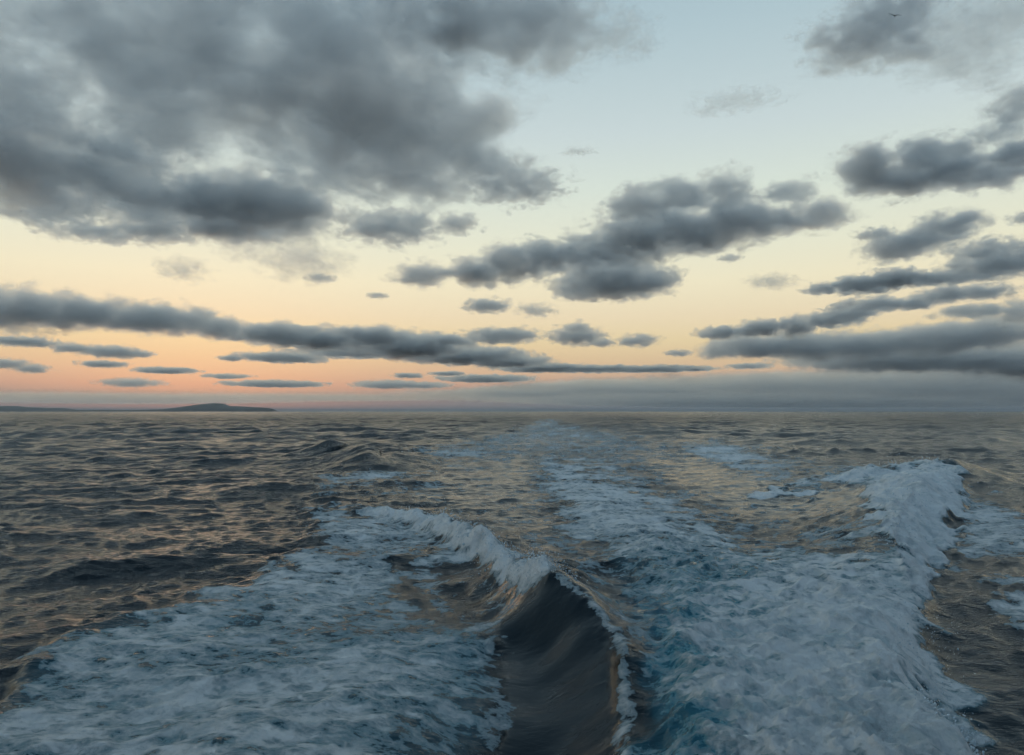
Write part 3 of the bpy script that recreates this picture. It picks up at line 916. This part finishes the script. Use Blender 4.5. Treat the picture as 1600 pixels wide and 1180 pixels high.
def land(name, prof, dist, depth, label, seed):
    """Terrain whose skyline, seen from the boat, follows prof = [(px, py)]; real heights in metres."""
    px = np.arange(prof[0][0], prof[-1][0] + 0.01, 1.5)
    top = np.interp(px, [p[0] for p in prof], [p[1] for p in prof])
    hgt = (644.6 - top) * 1.12 / FPX * dist
    xs = (px - 800) / FPX * dist
    n2 = 26
    ys = np.linspace(-0.5, 0.5, n2)
    V_, F_ = [], []
    for j, t in enumerate(ys):
        env = max(0.0, 1 - abs(t * 2) ** 2.2)
        for i, x in enumerate(xs):
            nz_ = 0.5 + 0.5 * float(pnoise(np.array([x / 380.0 + seed]), np.array([t * 9.0 + seed]))[0])
            z = hgt[i] * (env ** 0.6) * (0.72 + 0.28 * env) * (1 - 0.22 * nz_ * (1 - env)) - (4 if env <= 0.0 else 0)
            V_.append((x * (1 + 0.0), dist + t * depth + 60 * (nz_ - 0.5), z if 0 < i < len(xs) - 1 else -4))
    n1 = len(xs)
    for j in range(n2 - 1):
        for i in range(n1 - 1):
            a = j * n1 + i
            F_.append((a, a + 1, a + n1 + 1, a + n1))
    o = mesh_obj(name, V_, F_, ROCK)
    return tag(o, label, None, kind="structure")


land("headland", [(100, 642.6), (150, 642.0), (200, 642.2), (262, 641.4), (285, 638.6), (300, 636.6), (318, 634.2), (326, 633.6), (334, 632.6), (344, 632.9), (347, 635.4), (356, 636.6), (375, 637.2), (392, 638.2), (405, 638.6), (414, 639.2), (416.2, 643)],
     13000.0, 1500.0, "low blue-grey headland with a flat-topped hill and a cliff at its right tip", 3.0)
land("hills", [(-260, 641), (-160, 637), (-60, 638.5), (-20, 637.4), (12, 636.6), (22, 636.8), (34, 638.2), (58, 638.8), (72, 640.6), (80, 639.6), (92, 639.4), (104, 641.2), (120, 642.4), (135, 643)],
     15000.0, 1500.0, "low rounded coastal hills beyond the headland, at the left edge", 8.0)


# ------------------------------------------------------------------ seagull
def seagull(px, py, dist):
    C = Vector((0, 0, CAM_H)) + ray(px, py) * dist
    # flying away to the right: x along the span, y forward, z up
    bones = [  # (x, y, z, rx, ry)
        (0, 0.00, 0.00, .060, .055), (0, 0.12, 0.01, .050, .048), (0, 0.20, 0.03, .034, .036), (0, 0.25, 0.035, .026, .026), (0, 0.30, 0.025, .009, .008),
        (0, -0.12, 0.00, .042, .032), (0, -0.22, 0.00, .034, .014), (0, -0.29, 0.00, .045, .007),
        (-0.10, 0.03, 0.05, .075, .030), (-0.26, 0.06, 0.15, .075, .026), (-0.42, 0.02, 0.19, .055, .020), (-0.60, -0.06, 0.20, .022, .012),
        (0.10, 0.03, 0.06, .075, .030), (0.26, 0.06, 0.12, .075, .026), (0.42, 0.02, 0.07, .055, .020), (0.60, -0.06, -0.02, .022, .012)]
    edges = [(0, 1), (1, 2), (2, 3), (3, 4), (0, 5), (5, 6), (6, 7), (0, 8), (8, 9), (9, 10), (10, 11), (0, 12), (12, 13), (13, 14), (14, 15)]
    me = bpy.data.meshes.new("seagull")
    me.from_pydata([b[:3] for b in bones], edges, [])
    o = bpy.data.objects.new("seagull", me); COL.objects.link(o)
    s = o.modifiers.new("skin", 'SKIN')
    for i, b in enumerate(bones):
        sv = me.skin_vertices[0].data[i]
        sv.radius = (b[3], b[4]) if i >= 8 else (b[3], b[4])
        sv.use_root = (i == 0)
    o.modifiers.new("sub", 'SUBSURF').levels = 2
    o.modifiers["sub"].render_levels = 2
    md = bpy.data.meshes.new_from_object(o.evaluated_get(bpy.context.evaluated_depsgraph_get()))
    o.modifiers.clear(); o.data = md; md.name = "seagull"; bpy.data.meshes.remove(me)
    md.polygons.foreach_set('use_smooth', [True] * len(md.polygons))
    m = bpy.data.materials.new("gull_feathers"); m.use_nodes = True
    N, L = m.node_tree.nodes, m.node_tree.links
    b = N['Principled BSDF']; b.inputs['Roughness'].default_value = 0.8
    n = nn(N, 'ShaderNodeTexNoise'); n.inputs['Scale'].default_value = 14; n.inputs['Detail'].default_value = 4
    t = nn(N, 'ShaderNodeTexCoord'); L.new(t.outputs['Object'], n.inputs['Vector'])
    r = ramp(N, [(0.35, (0.008, 0.008, 0.010, 1)), (0.65, (0.03, 0.029, 0.028, 1))])
    L.new(n.outputs[0], r.inputs[0]); L.new(r.outputs[0], b.inputs['Base Color'])
    md.materials.clear(); md.materials.append(m)
    o.location = C
    o.rotation_euler = (math.radians(12), math.radians(8), math.radians(-16))
    return tag(o, "dark seagull gliding with raised wings against the top right cloud", "seagull")


seagull(1398, 25, 88)


# ------------------------------------------------------------------ spray thrown off the broken water
def surf(x, y):
    r, th = math.hypot(x, y), math.atan2(x, y)
    i = int(np.clip(np.searchsorted(R_, r), 0, NR - 1)); j = int(np.clip(np.searchsorted(TH, th), 0, NT - 1))
    return float(ZZ[i, j])


sv_, sf_ = icosphere(1)
sv_ = np.array(sv_)
FOAMW = bpy.data.materials.new("spray_water"); FOAMW.use_nodes = True
_b = FOAMW.node_tree.nodes['Principled BSDF']
_n = nn(FOAMW.node_tree.nodes, 'ShaderNodeTexNoise'); _n.inputs['Scale'].default_value = 30
_r = ramp(FOAMW.node_tree.nodes, [(0.3, (0.5, 0.6, 0.65, 1)), (0.7, (0.8, 0.86, 0.9, 1))])
FOAMW.node_tree.links.new(_n.outputs[0], _r.inputs[0]); FOAMW.node_tree.links.new(_r.outputs[0], _b.inputs['Base Color'])
_b.inputs['Roughness'].default_value = 0.3


def spray(line, n, width, height, size, label, clump=0.25):
    """Droplets flung up along a crest: line = [(px, py, z)] laid on the water."""
    pts = [ground(*p) for p in line]
    V_, F_ = [], []
    k = 0
    rs = random.Random(int(line[0][0]))
    while k < n:
        s = rs.random() * (len(pts) - 1); i = int(s); t = s - i
        cx = pts[i][0] * (1 - t) + pts[i + 1][0] * t + rs.gauss(0, width)
        cy_ = pts[i][1] * (1 - t) + pts[i + 1][1] * t + rs.gauss(0, width)
        ch = abs(rs.gauss(0, height))
        m_ = rs.randint(1, 14)
        for _ in range(m_):
            x, y = cx + rs.gauss(0, clump), cy_ + rs.gauss(0, clump)
            z = surf(x, y) + max(0.0, ch * (1 + rs.gauss(0, 0.5)))
            rad = size * math.exp(rs.gauss(-0.5, 0.55))
            q = sv_ * np.array([rad * rs.uniform(0.7, 1.5), rad * rs.uniform(0.7, 1.3), rad * rs.uniform(0.7, 1.5)])
            q = q + np.array([x, y, z])
            b = len(V_)
            V_ += q.tolist(); F_ += [[f + b for f in g] for g in sf_]
            k += 1
    o = mesh_obj("spray", V_, F_, FOAMW)
    return tag(o, label, "spray", kind="stuff")


spray([(1420, 900, .5), (1446, 950, .5), (1440, 1010, .4), (1470, 1080, .4), (1520, 1130, .35), (1590, 1180, .3)], 1500, 0.13, 0.10, 0.0065,
      "droplets flung over the dark water along the right border of the propeller wash")
spray([(1490, 1080, .4), (1530, 1120, .3), (1590, 1160, .2)], 220, 0.30, 0.12, 0.012, "larger water blobs scattered beside the wash at the lower right", clump=0.12)
spray([(640, 795, .35), (710, 818, .5), (770, 845, .65), (825, 872, .8), (868, 898, .9)], 2600, 0.16, 0.10, 0.012, "fine spray along the breaking crest left of the dark hollow")
spray([(1340, 738, .8), (1400, 722, 1.0), (1440, 714, 1.2), (1485, 722, 1.1), (1420, 780, .8), (1400, 850, .7)], 1200, 0.35, 0.18, 0.016, "spray over the top of the tall right wake crest")

# ------------------------------------------------------------------ evening haze over the water
top = 150.0
low = -2.6
hb = 72000.0
hv = [(-hb, -3000, low), (hb, -3000, low), (hb, hb, low), (-hb, hb, low), (-hb, -3000, top), (hb, -3000, top), (hb, hb, top), (-hb, hb, top)]
hf = [(0, 3, 2, 1), (4, 5, 6, 7), (0, 1, 5, 4), (1, 2, 6, 5), (2, 3, 7, 6), (3, 0, 4, 7)]
hm = bpy.data.materials.new("evening_haze"); hm.use_nodes = True
hm.node_tree.nodes.clear()
pv = nn(hm.node_tree.nodes, 'ShaderNodeVolumePrincipled')
pv.inputs['Color'].default_value = (0.86, 0.89, 0.92, 1)
pv.inputs['Density'].default_value = 4e-5
ho = nn(hm.node_tree.nodes, 'ShaderNodeOutputMaterial')
hm.node_tree.links.new(pv.outputs[0], ho.inputs['Volume'])
hz_o = mesh_obj("haze", hv, hf, hm, smooth=False)
tag(hz_o, "thin pale evening haze lying over the sea", None, kind="stuff")
